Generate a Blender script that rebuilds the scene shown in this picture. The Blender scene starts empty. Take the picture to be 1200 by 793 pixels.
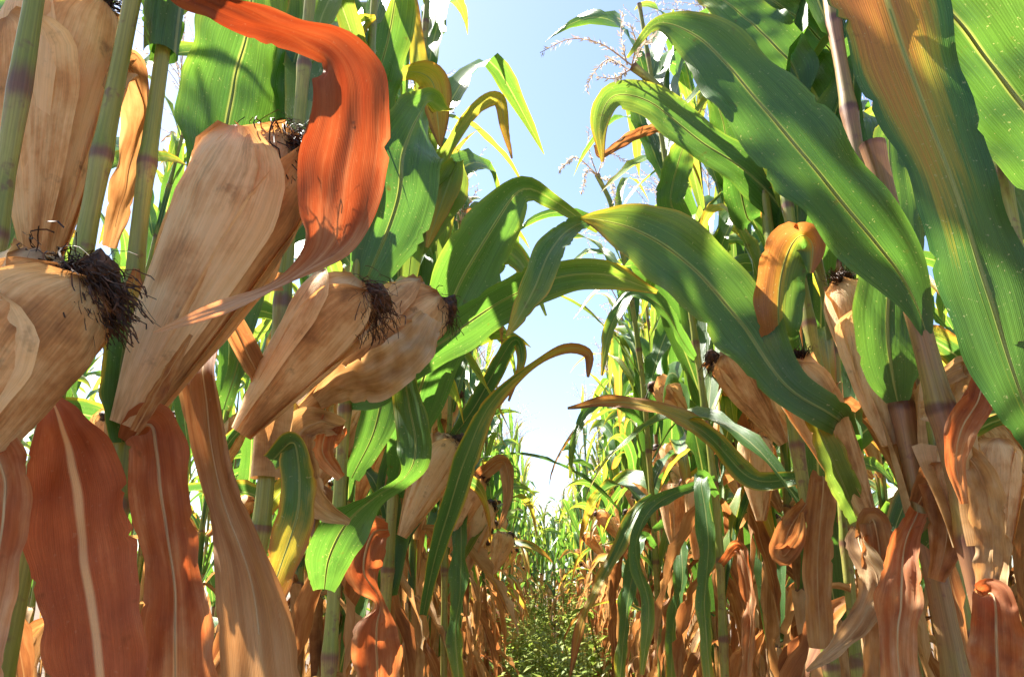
import bpy, math, random
import numpy as np
from mathutils import Vector, Matrix

R = math.radians
random.seed(7)
rng = np.random.default_rng(7)
scene = bpy.context.scene
COL = scene.collection

# ------------------------------------------------------------------ camera
CAM_H = 0.85
PITCH, YAW = R(17.9), R(2.45)
FPX = 933.0                                   # focal length in pixels of the 1200 px wide photograph
cam_d = bpy.data.cameras.new('camera')
cam_d.sensor_width = 36.0
cam_d.lens = 36.0 * FPX / 1200.0
cam_d.clip_start, cam_d.clip_end = 0.02, 3000
cam = bpy.data.objects.new('camera', cam_d)
COL.objects.link(cam)
cam.location = (0, 0, CAM_H)
cam.rotation_euler = (R(90) + PITCH, 0, YAW)
scene.camera = cam

# ------------------------------------------------------------------ sky, sun, exposure
SUN_EL, SUN_AZ = R(58), R(-52)                # azimuth from +Y, negative = to the left
world = bpy.data.worlds.new('World')
scene.world = world
world.use_nodes = True
wn = world.node_tree
sky = wn.nodes.new('ShaderNodeTexSky')
sky.sky_type = 'NISHITA'
sky.sun_disc = False
sky.sun_elevation = SUN_EL
sky.sun_rotation = SUN_AZ
sky.air_density, sky.dust_density, sky.ozone_density = 1.0, 0.9, 1.2
bg = wn.nodes['Background']
bg.inputs[1].default_value = 0.055
wn.links.new(sky.outputs[0], bg.inputs[0])
sun_d = bpy.data.lights.new('sun', 'SUN')
sun_d.energy, sun_d.angle, sun_d.color = 5.0, R(0.53), (1.0, 0.94, 0.84)
sun = bpy.data.objects.new('sun', sun_d)
COL.objects.link(sun)
S_DIR = Vector((math.sin(SUN_AZ) * math.cos(SUN_EL), math.cos(SUN_AZ) * math.cos(SUN_EL), math.sin(SUN_EL)))
sun.rotation_euler = S_DIR.to_track_quat('Z', 'Y').to_euler()
sun.location = S_DIR * 30
scene.view_settings.view_transform = 'Standard'
scene.view_settings.look = 'None'
scene.view_settings.gamma = 1
scene.view_settings.exposure = 2.45
scene.cycles.max_bounces = 8
scene.cycles.diffuse_bounces = 4
scene.cycles.transmission_bounces = 6
scene.cycles.use_denoising = True

# ------------------------------------------------------------------ pixel of the photograph -> point on the plane y = Y
CR = cam.rotation_euler.to_matrix()
FWD = CR @ Vector((0, 0, -1))
def P(px, py, Y):
    d = CR @ Vector(((px - 600) / FPX, (396.5 - py) / FPX, -1.0))
    return Vector((0, 0, CAM_H)) + d * (Y / d.y)
def px_to_m(p, wpx):
    return wpx * (p - Vector((0, 0, CAM_H))).dot(FWD) / FPX

# ------------------------------------------------------------------ materials
MATS = {}
class NT:
    def __init__(s, name):
        m = bpy.data.materials.new(name)
        m.use_nodes = True
        s.m, s.t = m, m.node_tree
        s.t.nodes.clear()
        MATS[name] = m
    def n(s, typ, **kw):
        x = s.t.nodes.new(typ)
        for k, v in kw.items():
            setattr(x, k, v)
        return x
    def put(s, sock, val):
        if val is None: return
        if isinstance(val, (int, float, tuple, list)): sock.default_value = val
        else: s.t.links.new(val, sock)
    def math(s, op, a, b=0.0, clamp=False):
        x = s.n('ShaderNodeMath', operation=op, use_clamp=clamp)
        s.put(x.inputs[0], a); s.put(x.inputs[1], b)
        return x.outputs[0]
    def ss(s, val, lo, hi, o0=0.0, o1=1.0):
        x = s.n('ShaderNodeMapRange', interpolation_type='SMOOTHSTEP')
        s.put(x.inputs[0], val)
        for i, v in enumerate((lo, hi, o0, o1)): x.inputs[i + 1].default_value = v
        return x.outputs[0]
    def vec(s, x, y, z=0.0):
        c = s.n('ShaderNodeCombineXYZ')
        s.put(c.inputs[0], x); s.put(c.inputs[1], y); s.put(c.inputs[2], z)
        return c.outputs[0]
    def noise(s, v, scale=1.0, detail=3.0, rough=0.55):
        x = s.n('ShaderNodeTexNoise')
        s.put(x.inputs['Vector'], v)
        x.inputs['Scale'].default_value = scale
        x.inputs['Detail'].default_value = detail
        x.inputs['Roughness'].default_value = rough
        return x.outputs[0]
    def ramp(s, f, stops):
        x = s.n('ShaderNodeValToRGB')
        el = x.color_ramp.elements
        el[0].position, el[0].color = stops[0][0], (*stops[0][1], 1)
        el[1].position, el[1].color = stops[-1][0], (*stops[-1][1], 1)
        for p, c in stops[1:-1]:
            e = el.new(p); e.color = (*c, 1)
        s.put(x.inputs[0], f)
        return x.outputs[0]
    def mix(s, f, a, b, mode='MIX'):
        x = s.n('ShaderNodeMix', data_type='RGBA', blend_type=mode)
        s.put(x.inputs[0], f)
        s.put(x.inputs[6], a if not isinstance(a, tuple) else (*a, 1))
        s.put(x.inputs[7], b if not isinstance(b, tuple) else (*b, 1))
        return x.outputs[2]
    def bump(s, h, strength, dist):
        b = s.n('ShaderNodeBump')
        b.inputs['Strength'].default_value = strength
        b.inputs['Distance'].default_value = dist
        s.put(b.inputs['Height'], h)
        return b.outputs[0]
    def finish(s, col, rough=0.5, normal=None, trans=0.0, tcol=None, spec=0.5):
        p = s.n('ShaderNodeBsdfPrincipled')
        s.put(p.inputs['Base Color'], col if not isinstance(col, tuple) else (*col, 1))
        s.put(p.inputs['Roughness'], rough)
        p.inputs['Specular IOR Level'].default_value = spec
        if normal is not None: s.put(p.inputs['Normal'], normal)
        out = s.n('ShaderNodeOutputMaterial')
        if trans:
            t = s.n('ShaderNodeBsdfTranslucent')
            s.put(t.inputs[0], tcol if tcol is not None else col)
            if normal is not None: s.put(t.inputs[1], normal)
            mx = s.n('ShaderNodeMixShader')
            s.put(mx.inputs[0], trans)
            s.t.links.new(p.outputs[0], mx.inputs[1]); s.t.links.new(t.outputs[0], mx.inputs[2])
            s.t.links.new(mx.outputs[0], out.inputs[0])
        else:
            s.t.links.new(p.outputs[0], out.inputs[0])
        return s.m
    def uvr(s):
        uv = s.n('ShaderNodeUVMap')
        sp = s.n('ShaderNodeSeparateXYZ')
        s.t.links.new(uv.outputs[0], sp.inputs[0])
        rnd = s.n('ShaderNodeObjectInfo').outputs['Random']
        return sp.outputs[0], sp.outputs[1], rnd

def leaf_material(name, stops, tip=0.6, edge=0.25, blotch=0.5, bias=0.0, rough=0.36, trans=0.4,
                  rib=(0.42, 0.44, 0.2), tgain=(1.5, 1.5, 0.9), specks=0.35, side=0.0, spec=0.5, ribmix=0.6, streakw=0.35, bands=26.0, finew=0.2, ribw=0.075):
    k = NT(name)
    u, v, rnd = k.uvr()
    z = k.math('MULTIPLY', rnd, 57.0)
    e = k.math('ABSOLUTE', k.math('SUBTRACT', k.math('MULTIPLY', u, 2.0), 1.0))
    streak = k.noise(k.vec(k.math('MULTIPLY', u, bands), k.math('MULTIPLY', v, 1.6), z), 1.0, 4.0, 0.6)
    fine = k.noise(k.vec(k.math('MULTIPLY', u, 90.0), k.math('MULTIPLY', v, 3.0), z), 1.0, 2.0)
    blot = k.noise(k.vec(k.math('MULTIPLY', u, 2.2), k.math('MULTIPLY', v, 4.5), z), 1.0, 5.0, 0.6)
    f = k.math('MULTIPLY', k.math('POWER', v, 2.5), tip)
    f = k.math('ADD', f, k.math('MULTIPLY', k.math('POWER', e, 4.0), edge))
    f = k.math('ADD', f, k.math('MULTIPLY', k.math('SUBTRACT', blot, 0.5), blotch))
    f = k.math('ADD', f, k.math('MULTIPLY', k.math('SUBTRACT', streak, 0.5), streakw))
    f = k.math('ADD', f, k.math('MULTIPLY', k.math('SUBTRACT', rnd, 0.5), 0.22))
    if side:
        f = k.math('ADD', f, k.math('MULTIPLY', k.math('SUBTRACT', u, 0.5), side))
    f = k.math('ADD', f, bias, clamp=True)
    col = k.ramp(f, stops)
    lum = k.ss(fine, 0.3, 0.7, 1.0 - finew, 1.0 + 0.7 * finew)
    col = k.mix(1.0, col, k.vec(lum, lum, lum), 'MULTIPLY')
    if specks:
        geo = k.n('ShaderNodeTexCoord')
        sp = k.noise(geo.outputs['Object'], 330.0, 2.0)
        col = k.mix(k.ss(sp, 0.67, 0.72, 0.0, specks), col, (0.5, 0.47, 0.33))
        dk = k.noise(geo.outputs['Object'], 45.0, 3.0)
        col = k.mix(k.ss(dk, 0.66, 0.78, 0.0, 0.6), col, (0.10, 0.045, 0.015))
    col = k.mix(k.ss(e, ribw * 0.3, ribw, ribmix, 0.0), col, rib)
    tc = k.mix(1.0, col, (*tgain,), 'MULTIPLY')
    h = k.math('ADD', k.math('MULTIPLY', k.math('SINE', k.math('MULTIPLY', u, 330.0)), 0.12), k.math('ADD', streak, k.math('MULTIPLY', blot, 1.2)))
    nrm = k.bump(h, 0.4, 0.0016)
    return k.finish(col, k.ss(streak, 0.3, 0.7, rough - 0.07, rough + 0.1), nrm, trans, tc, spec)

GREEN = (0.042, 0.112, 0.030); GREEN2 = (0.075, 0.165, 0.038); LIME = (0.18, 0.26, 0.05)
YEL = (0.42, 0.32, 0.045); OCH = (0.42, 0.2, 0.04); RUST = (0.40, 0.145, 0.05); BRN = (0.2, 0.09, 0.035); TAN = (0.54, 0.35, 0.17)
leaf_material('leaf_green', [(0, GREEN), (0.45, GREEN2), (0.72, LIME), (0.86, YEL), (1, BRN)], tip=0.62, edge=0.3, blotch=0.62, bias=0.14, trans=0.4, tgain=(2.3, 2.15, 0.9), rough=0.32, spec=0.6)
leaf_material('leaf_lime', [(0, GREEN2), (0.4, LIME), (0.65, YEL), (0.85, OCH), (1, BRN)], tip=0.6, edge=0.25, blotch=0.5, bias=0.22, trans=0.45, tgain=(1.7, 1.6, 0.9))
leaf_material('leaf_turning', [(0, GREEN), (0.3, GREEN2), (0.48, YEL), (0.66, OCH), (0.85, RUST), (1, BRN)], tip=0.75, edge=0.4, blotch=0.55, bias=0.12, trans=0.4)
leaf_material('leaf_striped', [(0, GREEN), (0.36, GREEN2), (0.5, (0.3, 0.26, 0.04)), (0.66, OCH), (1, RUST)], tip=0.75, edge=-0.75, blotch=0.3, bias=0.38, trans=0.42, side=0.3, streakw=0.6)
leaf_material('leaf_half_rust', [(0, GREEN2), (0.3, LIME), (0.42, YEL), (0.55, OCH), (0.75, RUST), (1, RUST)], tip=0.0, edge=0.0, blotch=0.2, bias=0.5, side=1.4, trans=0.45)
DRY = dict(rough=0.62, spec=0.2, specks=0.12, bands=6.0, finew=0.1)
leaf_material('leaf_rust', [(0, (0.58, 0.40, 0.22)), (0.25, (0.46, 0.28, 0.13)), (0.5, (0.35, 0.17, 0.07)), (0.72, (0.22, 0.095, 0.045)), (1, (0.10, 0.05, 0.028))], tip=-0.2, edge=-0.05, blotch=1.2, bias=0.52, trans=0.42,
              rib=(0.5, 0.36, 0.18), tgain=(1.3, 0.92, 0.6), streakw=0.8, ribmix=0.5, **DRY)
leaf_material('leaf_red', [(0, (0.62, 0.44, 0.26)), (0.25, (0.47, 0.26, 0.12)), (0.45, (0.38, 0.15, 0.06)), (0.72, (0.27, 0.085, 0.035)), (1, (0.12, 0.05, 0.025))], tip=-0.3, edge=-0.05, blotch=0.9, bias=0.52, trans=0.45,
              rib=(0.62, 0.5, 0.28), tgain=(1.65, 0.95, 0.55), streakw=0.85, ribmix=0.75, **DRY)
leaf_material('leaf_cream_rib', [(0, (0.58, 0.38, 0.2)), (0.25, (0.46, 0.22, 0.1)), (0.45, (0.38, 0.14, 0.06)), (0.75, (0.27, 0.085, 0.035)), (1, (0.12, 0.05, 0.025))], tip=-0.1, edge=-0.05, blotch=0.8, bias=0.5, trans=0.48,
              rib=(0.66, 0.55, 0.32), tgain=(1.9, 0.98, 0.52), streakw=0.6, ribmix=0.85, ribw=0.12, **DRY)
leaf_material('leaf_deep_red', [(0, (0.64, 0.46, 0.28)), (0.25, (0.46, 0.25, 0.12)), (0.45, (0.34, 0.12, 0.045)), (0.72, (0.27, 0.07, 0.024)), (1, (0.14, 0.04, 0.02))], tip=-0.9, edge=-0.05, blotch=1.0, bias=0.8, trans=0.42,
              rib=(0.3, 0.12, 0.05), tgain=(1.25, 0.62, 0.36), streakw=1.0, ribmix=0.2, **DRY)
leaf_material('leaf_straw', [(0, (0.66, 0.52, 0.33)), (0.35, (0.50, 0.34, 0.17)), (0.6, (0.34, 0.2, 0.09)), (0.8, (0.2, 0.105, 0.05)), (1, (0.09, 0.05, 0.03))], tip=-0.15, edge=-0.1, blotch=1.2, bias=0.42, trans=0.35,
              rib=(0.5, 0.37, 0.2), tgain=(1.35, 0.96, 0.62), streakw=0.75, ribmix=0.45, **DRY)

def husk_material():
    k = NT('husk_dry')
    u, v, rnd = k.uvr()
    z = k.math('MULTIPLY', rnd, 41.0)
    streak = k.noise(k.vec(k.math('MULTIPLY', u, 30.0), k.math('MULTIPLY', v, 1.8), z), 1.0, 5.0, 0.65)
    fine = k.noise(k.vec(k.math('MULTIPLY', u, 110.0), k.math('MULTIPLY', v, 3.0), z), 1.0, 2.0)
    blot = k.noise(k.vec(k.math('MULTIPLY', u, 3.0), k.math('MULTIPLY', v, 3.5), z), 1.0, 5.0, 0.62)
    f = k.math('ADD', k.math('MULTIPLY', streak, 0.3), k.math('MULTIPLY', blot, 0.82))
    f = k.math('ADD', f, k.math('MULTIPLY', k.math('SUBTRACT', rnd, 0.5), 0.18))
    col = k.ramp(f, [(0.32, (0.88, 0.74, 0.48)), (0.54, (0.82, 0.62, 0.34)), (0.66, (0.64, 0.38, 0.17)), (0.82, (0.32, 0.17, 0.08))])
    low = k.ss(v, 0.0, 0.35, 0.55, 0.0)
    col = k.mix(k.math('MULTIPLY', low, k.ss(blot, 0.35, 0.65)), col, (0.36, 0.17, 0.06))
    lum = k.ss(fine, 0.3, 0.7, 0.92, 1.06)
    col = k.mix(1.0, col, k.vec(lum, lum, lum), 'MULTIPLY')
    tex = k.n('ShaderNodeTexCoord')
    st = k.noise(tex.outputs['Object'], 38.0, 4.0, 0.7)
    col = k.mix(k.ss(st, 0.58, 0.78, 0.0, 0.7), col, (0.2, 0.105, 0.055))
    dirt = k.noise(k.vec(k.math('MULTIPLY', u, 9.0), k.math('MULTIPLY', v, 2.2), k.math('ADD', z, 7.0)), 1.0, 5.0, 0.7)
    col = k.mix(k.ss(dirt, 0.56, 0.74, 0.0, 0.6), col, (0.3, 0.17, 0.075))
    col = k.mix(k.ss(v, 0.93, 1.0, 0.0, 0.65), col, (0.26, 0.11, 0.05))
    h = k.math('ADD', k.math('MULTIPLY', streak, 0.7), k.math('MULTIPLY', fine, 0.2))
    h = k.math('ADD', h, k.math('MULTIPLY', blot, 1.5))
    nrm = k.bump(h, 0.6, 0.003)
    tc = k.mix(1.0, col, (1.3, 0.9, 0.52), 'MULTIPLY')
    k.finish(col, 0.58, nrm, 0.38, tc, 0.25)
husk_material()

def stalk_material(name, a, b, node):
    k = NT(name)
    u, v, rnd = k.uvr()
    z = k.math('MULTIPLY', rnd, 23.0)
    fr = k.math('FRACT', v)
    blot = k.noise(k.vec(k.math('MULTIPLY', u, 3.0), k.math('MULTIPLY', v, 3.0), z), 1.0, 5.0, 0.65)
    fine = k.noise(k.vec(k.math('MULTIPLY', u, 40.0), k.math('MULTIPLY', v, 2.0), z), 1.0, 3.0)
    f = k.math('ADD', k.math('MULTIPLY', fr, 0.45), k.math('MULTIPLY', blot, 0.75))
    col = k.ramp(f, [(0.3, a), (0.75, b), (0.95, (0.22, 0.10, 0.06))])
    near = k.math('MINIMUM', fr, k.math('SUBTRACT', 1.0, fr))
    col = k.mix(k.ss(k.math('ADD', near, k.math('MULTIPLY', k.math('SUBTRACT', blot, 0.5), 0.1)), 0.01, 0.06, 0.9, 0.0), col, node)
    lum = k.ss(fine, 0.3, 0.7, 0.8, 1.15)
    col = k.mix(1.0, col, k.vec(lum, lum, lum), 'MULTIPLY')
    tex = k.n('ShaderNodeTexCoord')
    st = k.noise(tex.outputs['Object'], 70.0, 3.0, 0.6)
    col = k.mix(k.ss(st, 0.56, 0.72, 0.0, 0.7), col, (0.16, 0.06, 0.05))
    k.finish(col, 0.38, k.bump(fine, 0.3, 0.001), 0.12, col, 0.5)
stalk_material('stalk_green', (0.18, 0.23, 0.035), (0.33, 0.31, 0.08), (0.17, 0.075, 0.05))
stalk_material('stalk_dry', (0.28, 0.22, 0.06), (0.30, 0.15, 0.075), (0.12, 0.045, 0.03))

def plain(name, cols, scale, rough=0.7, trans=0.0, bump=0.0):
    k = NT(name)
    tex = k.n('ShaderNodeTexCoord')
    rnd = k.n('ShaderNodeObjectInfo').outputs['Random']
    n = k.noise(tex.outputs['Object'], scale, 5.0, 0.6)
    n2 = k.math('ADD', n, k.math('MULTIPLY', k.math('SUBTRACT', rnd, 0.5), 0.15))
    col = k.ramp(n2, [(0.3 + 0.4 * i / max(1, len(cols) - 1), c) for i, c in enumerate(cols)])
    return k.finish(col, rough, k.bump(n, 0.6, bump) if bump else None, trans, None, 0.3)
plain('silk_dark', [(0.018, 0.010, 0.007), (0.04, 0.018, 0.01), (0.15, 0.06, 0.025)], 150.0, 0.6)
plain('tassel_straw', [(0.46, 0.34, 0.25), (0.6, 0.47, 0.36), (0.5, 0.37, 0.32)], 40.0, 0.7, 0.4)
plain('midrib_pale', [(0.16, 0.24, 0.05), (0.3, 0.34, 0.11)], 14.0, 0.45, 0.15)
plain('midrib_cream', [(0.42, 0.22, 0.09), (0.58, 0.4, 0.2)], 14.0, 0.5, 0.15)
plain('weed_green', [(0.10, 0.18, 0.025), (0.2, 0.28, 0.04), (0.36, 0.36, 0.08)], 6.0, 0.5, 0.5)
plain('soil', [(0.045, 0.03, 0.02), (0.08, 0.055, 0.036), (0.13, 0.095, 0.06)], 5.0, 0.95, 0.0, 0.03)

# ------------------------------------------------------------------ geometry helpers
DRY_MATS = ('leaf_rust', 'leaf_straw', 'leaf_red', 'leaf_deep_red', 'leaf_cream_rib')
class Geo:
    def __init__(s):
        s.v, s.f, s.uv, s.mi, s.mats, s.n = [], [], [], [], [], 0
    def add(s, v, f, uv, mat):
        if mat not in s.mats: s.mats.append(mat)
        s.v.append(v); s.f.append(f + s.n); s.uv.append(uv)
        s.mi.append(np.full(len(f), s.mats.index(mat)))
        s.n += len(v)
        return s
    def grid(s, g, mat, v0=0.0, v1=1.0, vs=None):
        n, m, _ = g.shape
        idx = np.arange(n * m).reshape(n, m)
        f = np.stack([idx[:-1, :-1], idx[:-1, 1:], idx[1:, 1:], idx[1:, :-1]], -1).reshape(-1, 4)
        vv = np.linspace(v0, v1, n) if vs is None else np.asarray(vs)
        uv = np.stack([np.broadcast_to(np.linspace(0, 1, m), (n, m)), np.broadcast_to(vv[:, None], (n, m))], -1).reshape(-1, 2)
        return s.add(g.reshape(-1, 3), f, uv, mat)
    def mesh(s, name, smooth=True):
        me = bpy.data.meshes.new(name)
        v, f, uv, mi = np.concatenate(s.v), np.concatenate(s.f), np.concatenate(s.uv), np.concatenate(s.mi)
        me.vertices.add(len(v)); me.vertices.foreach_set('co', v.astype(np.float32).ravel())
        me.loops.add(f.size); me.loops.foreach_set('vertex_index', f.astype(np.int32).ravel())
        me.polygons.add(len(f)); me.polygons.foreach_set('loop_start', np.arange(0, f.size, 4, dtype=np.int32))
        me.polygons.foreach_set('material_index', mi.astype(np.int32))
        me.update(calc_edges=True)
        l = me.uv_layers.new(name='UVMap')
        l.data.foreach_set('uv', uv[f.ravel()].astype(np.float32).ravel())
        for m in s.mats: me.materials.append(MATS[m])
        if smooth: me.shade_smooth()
        return me
    def moved(s, M):
        o = Geo(); A = np.array(M)
        o.v = [v @ A[:3, :3].T + A[:3, 3] for v in s.v]
        o.f, o.uv, o.mi, o.mats, o.n = list(s.f), list(s.uv), list(s.mi), list(s.mats), s.n
        return o
    def merge(s, o):
        base = 0
        for v, f, uv, mi in zip(o.v, o.f, o.uv, o.mi):
            off = s.n - base
            mat = o.mats[mi[0]]
            s.add(v, f - base, uv, mat)
            base += len(v)
        return s

def norm(a):
    return a / np.maximum(np.linalg.norm(a, axis=-1, keepdims=True), 1e-9)

def spline(ctrl, n):
    c = np.asarray(ctrl, float)
    c = np.vstack([2 * c[0] - c[1], c, 2 * c[-1] - c[-2]])
    seg = np.linalg.norm(np.diff(c[1:-1, :3], axis=0), axis=1) + 1e-6
    cum = np.concatenate([[0], np.cumsum(seg)])
    t = np.linspace(0, cum[-1], n)
    k = np.clip(np.searchsorted(cum, t, side='right') - 1, 0, len(seg) - 1)
    x = ((t - cum[k]) / seg[k])[:, None]
    p0, p1, p2, p3 = c[k], c[k + 1], c[k + 2], c[k + 3]
    return 0.5 * (2 * p1 + (p2 - p0) * x + (2 * p0 - 5 * p1 + 4 * p2 - p3) * x ** 2 + (3 * p1 - p0 - 3 * p2 + p3) * x ** 3)

def leaf_grid(Pts, W, C, N, m=7, curl=0.5, ruf=0.12, waves=5, seed=0, lift=0.0, crk=0.0):
    r = np.random.default_rng(seed)
    n = len(Pts)
    s = np.linspace(-1, 1, m)
    t = np.linspace(0, 1, n)
    k = np.broadcast_to(np.asarray(curl, float), (n,))[:, None] + 1e-3
    x = np.sin(k * s) / k
    z = (1 - np.cos(k * s)) / k + lift * np.abs(s)
    ph = r.uniform(0, 6.28, 6)
    wl = np.sin(6.28 * waves * t + ph[0]) + 0.6 * np.sin(6.28 * waves * 1.9 * t + ph[1])
    wr = np.sin(6.28 * waves * 1.13 * t + ph[2]) + 0.6 * np.sin(6.28 * waves * 2.1 * t + ph[3])
    env = np.minimum(1, 5 * t)[:, None]
    if n > 30:
        for sgn in (-1, 1):
            jag = np.convolve(r.normal(0, 1, n + 4), [.2, .3, .3, .2], 'same')[2:-2] * .02
            for q in np.where(r.uniform(size=n) < .05)[0]: jag[q] -= r.uniform(.03, .16)
            x = x * (1 + jag[:, None] * (np.sign(s) == sgn) * np.abs(s) ** 6)
    z = z + crk * env * (np.sin(23 * t[:, None] + 3.1 * s + ph[4]) + np.sin(41 * t[:, None] - 4.3 * s + ph[5]) * .7 + np.sin(9 * s + 11 * t[:, None])) + ruf * env * np.where(s < 0, wl[:, None], wr[:, None]) * np.abs(s) ** 2.2
    x = x * (1 + 0.05 * env * np.where(s < 0, np.roll(wl, 3)[:, None], np.roll(wr, 5)[:, None]) * np.abs(s))
    hw = (W / 2)[:, None]
    return Pts[:, None] + C[:, None] * (x * hw)[..., None] + N[:, None] * (z * hw)[..., None]

def tube(Pts, rad, sides=10, phase=0.0, flat=1.0):
    T = norm(np.gradient(Pts, axis=0))
    ref = np.array([0.3, 0.9, 0.1]) if abs(T[0] @ np.array([0.3, 0.9, 0.1])) < 0.9 else np.array([1.0, 0, 0])
    A = norm(np.cross(T, ref)); B = np.cross(T, A)
    a = np.linspace(0, 2 * np.pi, sides + 1) + phase
    rad = np.broadcast_to(np.asarray(rad, float), (len(Pts),))[:, None, None]
    return Pts[:, None] + rad * (A[:, None] * np.cos(a)[None, :, None] + flat * B[:, None] * np.sin(a)[None, :, None])

# ------------------------------------------------------------------ object helpers
def link(name, mesh, parent=None, M=None, **props):
    o = bpy.data.objects.new(name, mesh)
    COL.objects.link(o)
    if parent is not None: o.parent = parent
    if M is not None: o.matrix_basis = M
    for k, v in props.items(): o[k] = v
    return o
def thing(name, loc, label, cat, group=None):
    o = link(name, None, label=label, category=cat)
    o.empty_display_size = 0.05
    o.location = loc
    if group: o['group'] = group
    return o

# ------------------------------------------------------------------ ground and path
g = Geo()
n = 60
xs = np.concatenate([-np.geomspace(600, 1.6, 14), np.linspace(-1.4, 1.4, 25), np.geomspace(1.6, 600, 14)])
ys = np.concatenate([-np.geomspace(600, 1, 10), np.linspace(-0.5, 14, 90), np.geomspace(15, 900, 16)])
X, Y_ = np.meshgrid(xs, ys)
Z = 0.02 * np.sin(X * 5.1 + 1.3 * np.sin(Y_ * 2.2)) * np.cos(Y_ * 3.7) + 0.012 * np.sin(X * 13 + Y_ * 9)
Z[(abs(X) > 20) | (Y_ > 40) | (Y_ < -20)] = 0
g.grid(np.stack([X, Y_, Z], -1), 'soil')
link('ground', g.mesh('ground'), kind='structure')

# ------------------------------------------------------------------ pool of leaf shapes (base at origin, going out along +X)
def free_leaf(L, Wm, a0, droop, power, mat, seed, n=18, m=5, twist=0.0, curl=0.5, ruf=0.14, kink=None, sway=0.0, tip=1.0):
    r = np.random.default_rng(seed)
    s = np.linspace(0, 1, n)
    ang = a0 - droop * s ** power
    if kink: ang = ang - kink[1] / (1 + np.exp(-(s - kink[0]) * 60))
    az = sway * s ** 1.5 + 0.12 * np.sin(s * 5 + r.uniform(0, 6))
    d = np.stack([np.cos(ang) * np.cos(az), np.cos(ang) * np.sin(az), np.sin(ang)], -1)
    Pts = np.concatenate([[[0, 0, 0]], np.cumsum(d[:-1] * L / (n - 1), 0)])
    T = norm(np.gradient(Pts, axis=0))
    C = norm(np.cross(np.array([0, 0, 1.0]) * 0.6 + np.array([-0.75, 0, 0]), T))
    side = np.array([0, 1.0, 0])
    C = norm(side - T * (T @ side)[:, None])
    N = np.cross(T, C)
    tw = twist * s ** 1.3
    C2 = C * np.cos(tw)[:, None] + N * np.sin(tw)[:, None]
    N2 = np.cross(T, C2)
    w = Wm * np.interp(s, [0, .06, .25, .5, .75, .92, 1], [.45, .62, 1, .97, .68, .26, .02])
    return Geo().grid(leaf_grid(Pts, w, C2, -N2 if False else N2, m, curl, ruf, 4, seed, 0.0, .12 if mat in DRY_MATS else .03), mat)

POOL = {}
def pool(key, geos):
    POOL[key] = [(q, q.mesh(key)) for q in geos]
rr = random.Random(3)
U = rr.uniform
pool('leaf_green', [free_leaf(U(.62, .88), U(.06, .09), R(U(62, 80)), R(U(70, 145)), U(1.3, 2.6), 'leaf_green', i, 22, 5, U(-2.2, 2.2), .6, U(.16, .3), None, U(-.8, .8)) for i in range(10)]
     + [free_leaf(U(.6, .8), U(.055, .08), R(66), R(25), 1.5, 'leaf_green', 20 + i, 22, 5, U(-2, 2), .6, .2, (U(.35, .65), R(U(80, 130))), U(-.6, .6)) for i in range(5)])
pool('leaf_lime', [free_leaf(U(.5, .7), U(.04, .06), R(U(60, 78)), R(U(60, 130)), U(1.2, 2.2), 'leaf_lime', 40 + i, 20, 5, U(-2, 2), .6, .22, None, U(-.6, .6)) for i in range(5)]
     + [free_leaf(U(.45, .65), U(.038, .055), R(72), R(20), 1.5, 'leaf_lime', 50 + i, 20, 5, U(-2, 2), .7, .2, (U(.35, .6), R(U(90, 140))), U(-.5, .5)) for i in range(4)])
pool('leaf_slender', [free_leaf(U(.5, .8), U(.03, .05), R(U(55, 80)), R(U(90, 150)), U(1.0, 2.2), ['leaf_green', 'leaf_green', 'leaf_lime', 'leaf_turning'][i % 4], 140 + i, 22, 5, U(-2.5, 2.5), .7, .25, None, U(-.8, .8)) for i in range(8)])
pool('leaf_turning', [free_leaf(U(.6, .8), U(.06, .085), R(U(50, 66)), R(U(110, 150)), U(.9, 1.5), 'leaf_turning', 60 + i, 18, 5, U(-1.5, 1.5), .8, .2, None, U(-.6, .6)) for i in range(4)])
pool('leaf_rust', [free_leaf(U(.3, .62), U(.035, .07), R(U(5, 40)), R(U(100, 128)), U(.16, .4), 'leaf_rust', 80 + i, 22, 5, U(-3, 3), U(1.0, 2.0), .3, None, U(-.8, .8)) for i in range(8)])
pool('leaf_straw', [free_leaf(U(.3, .6), U(.03, .065), R(U(5, 40)), R(U(100, 128)), U(.16, .4), 'leaf_straw', 100 + i, 22, 5, U(-3, 3), U(1.0, 2.3), .3, None, U(-.8, .8)) for i in range(8)])

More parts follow.
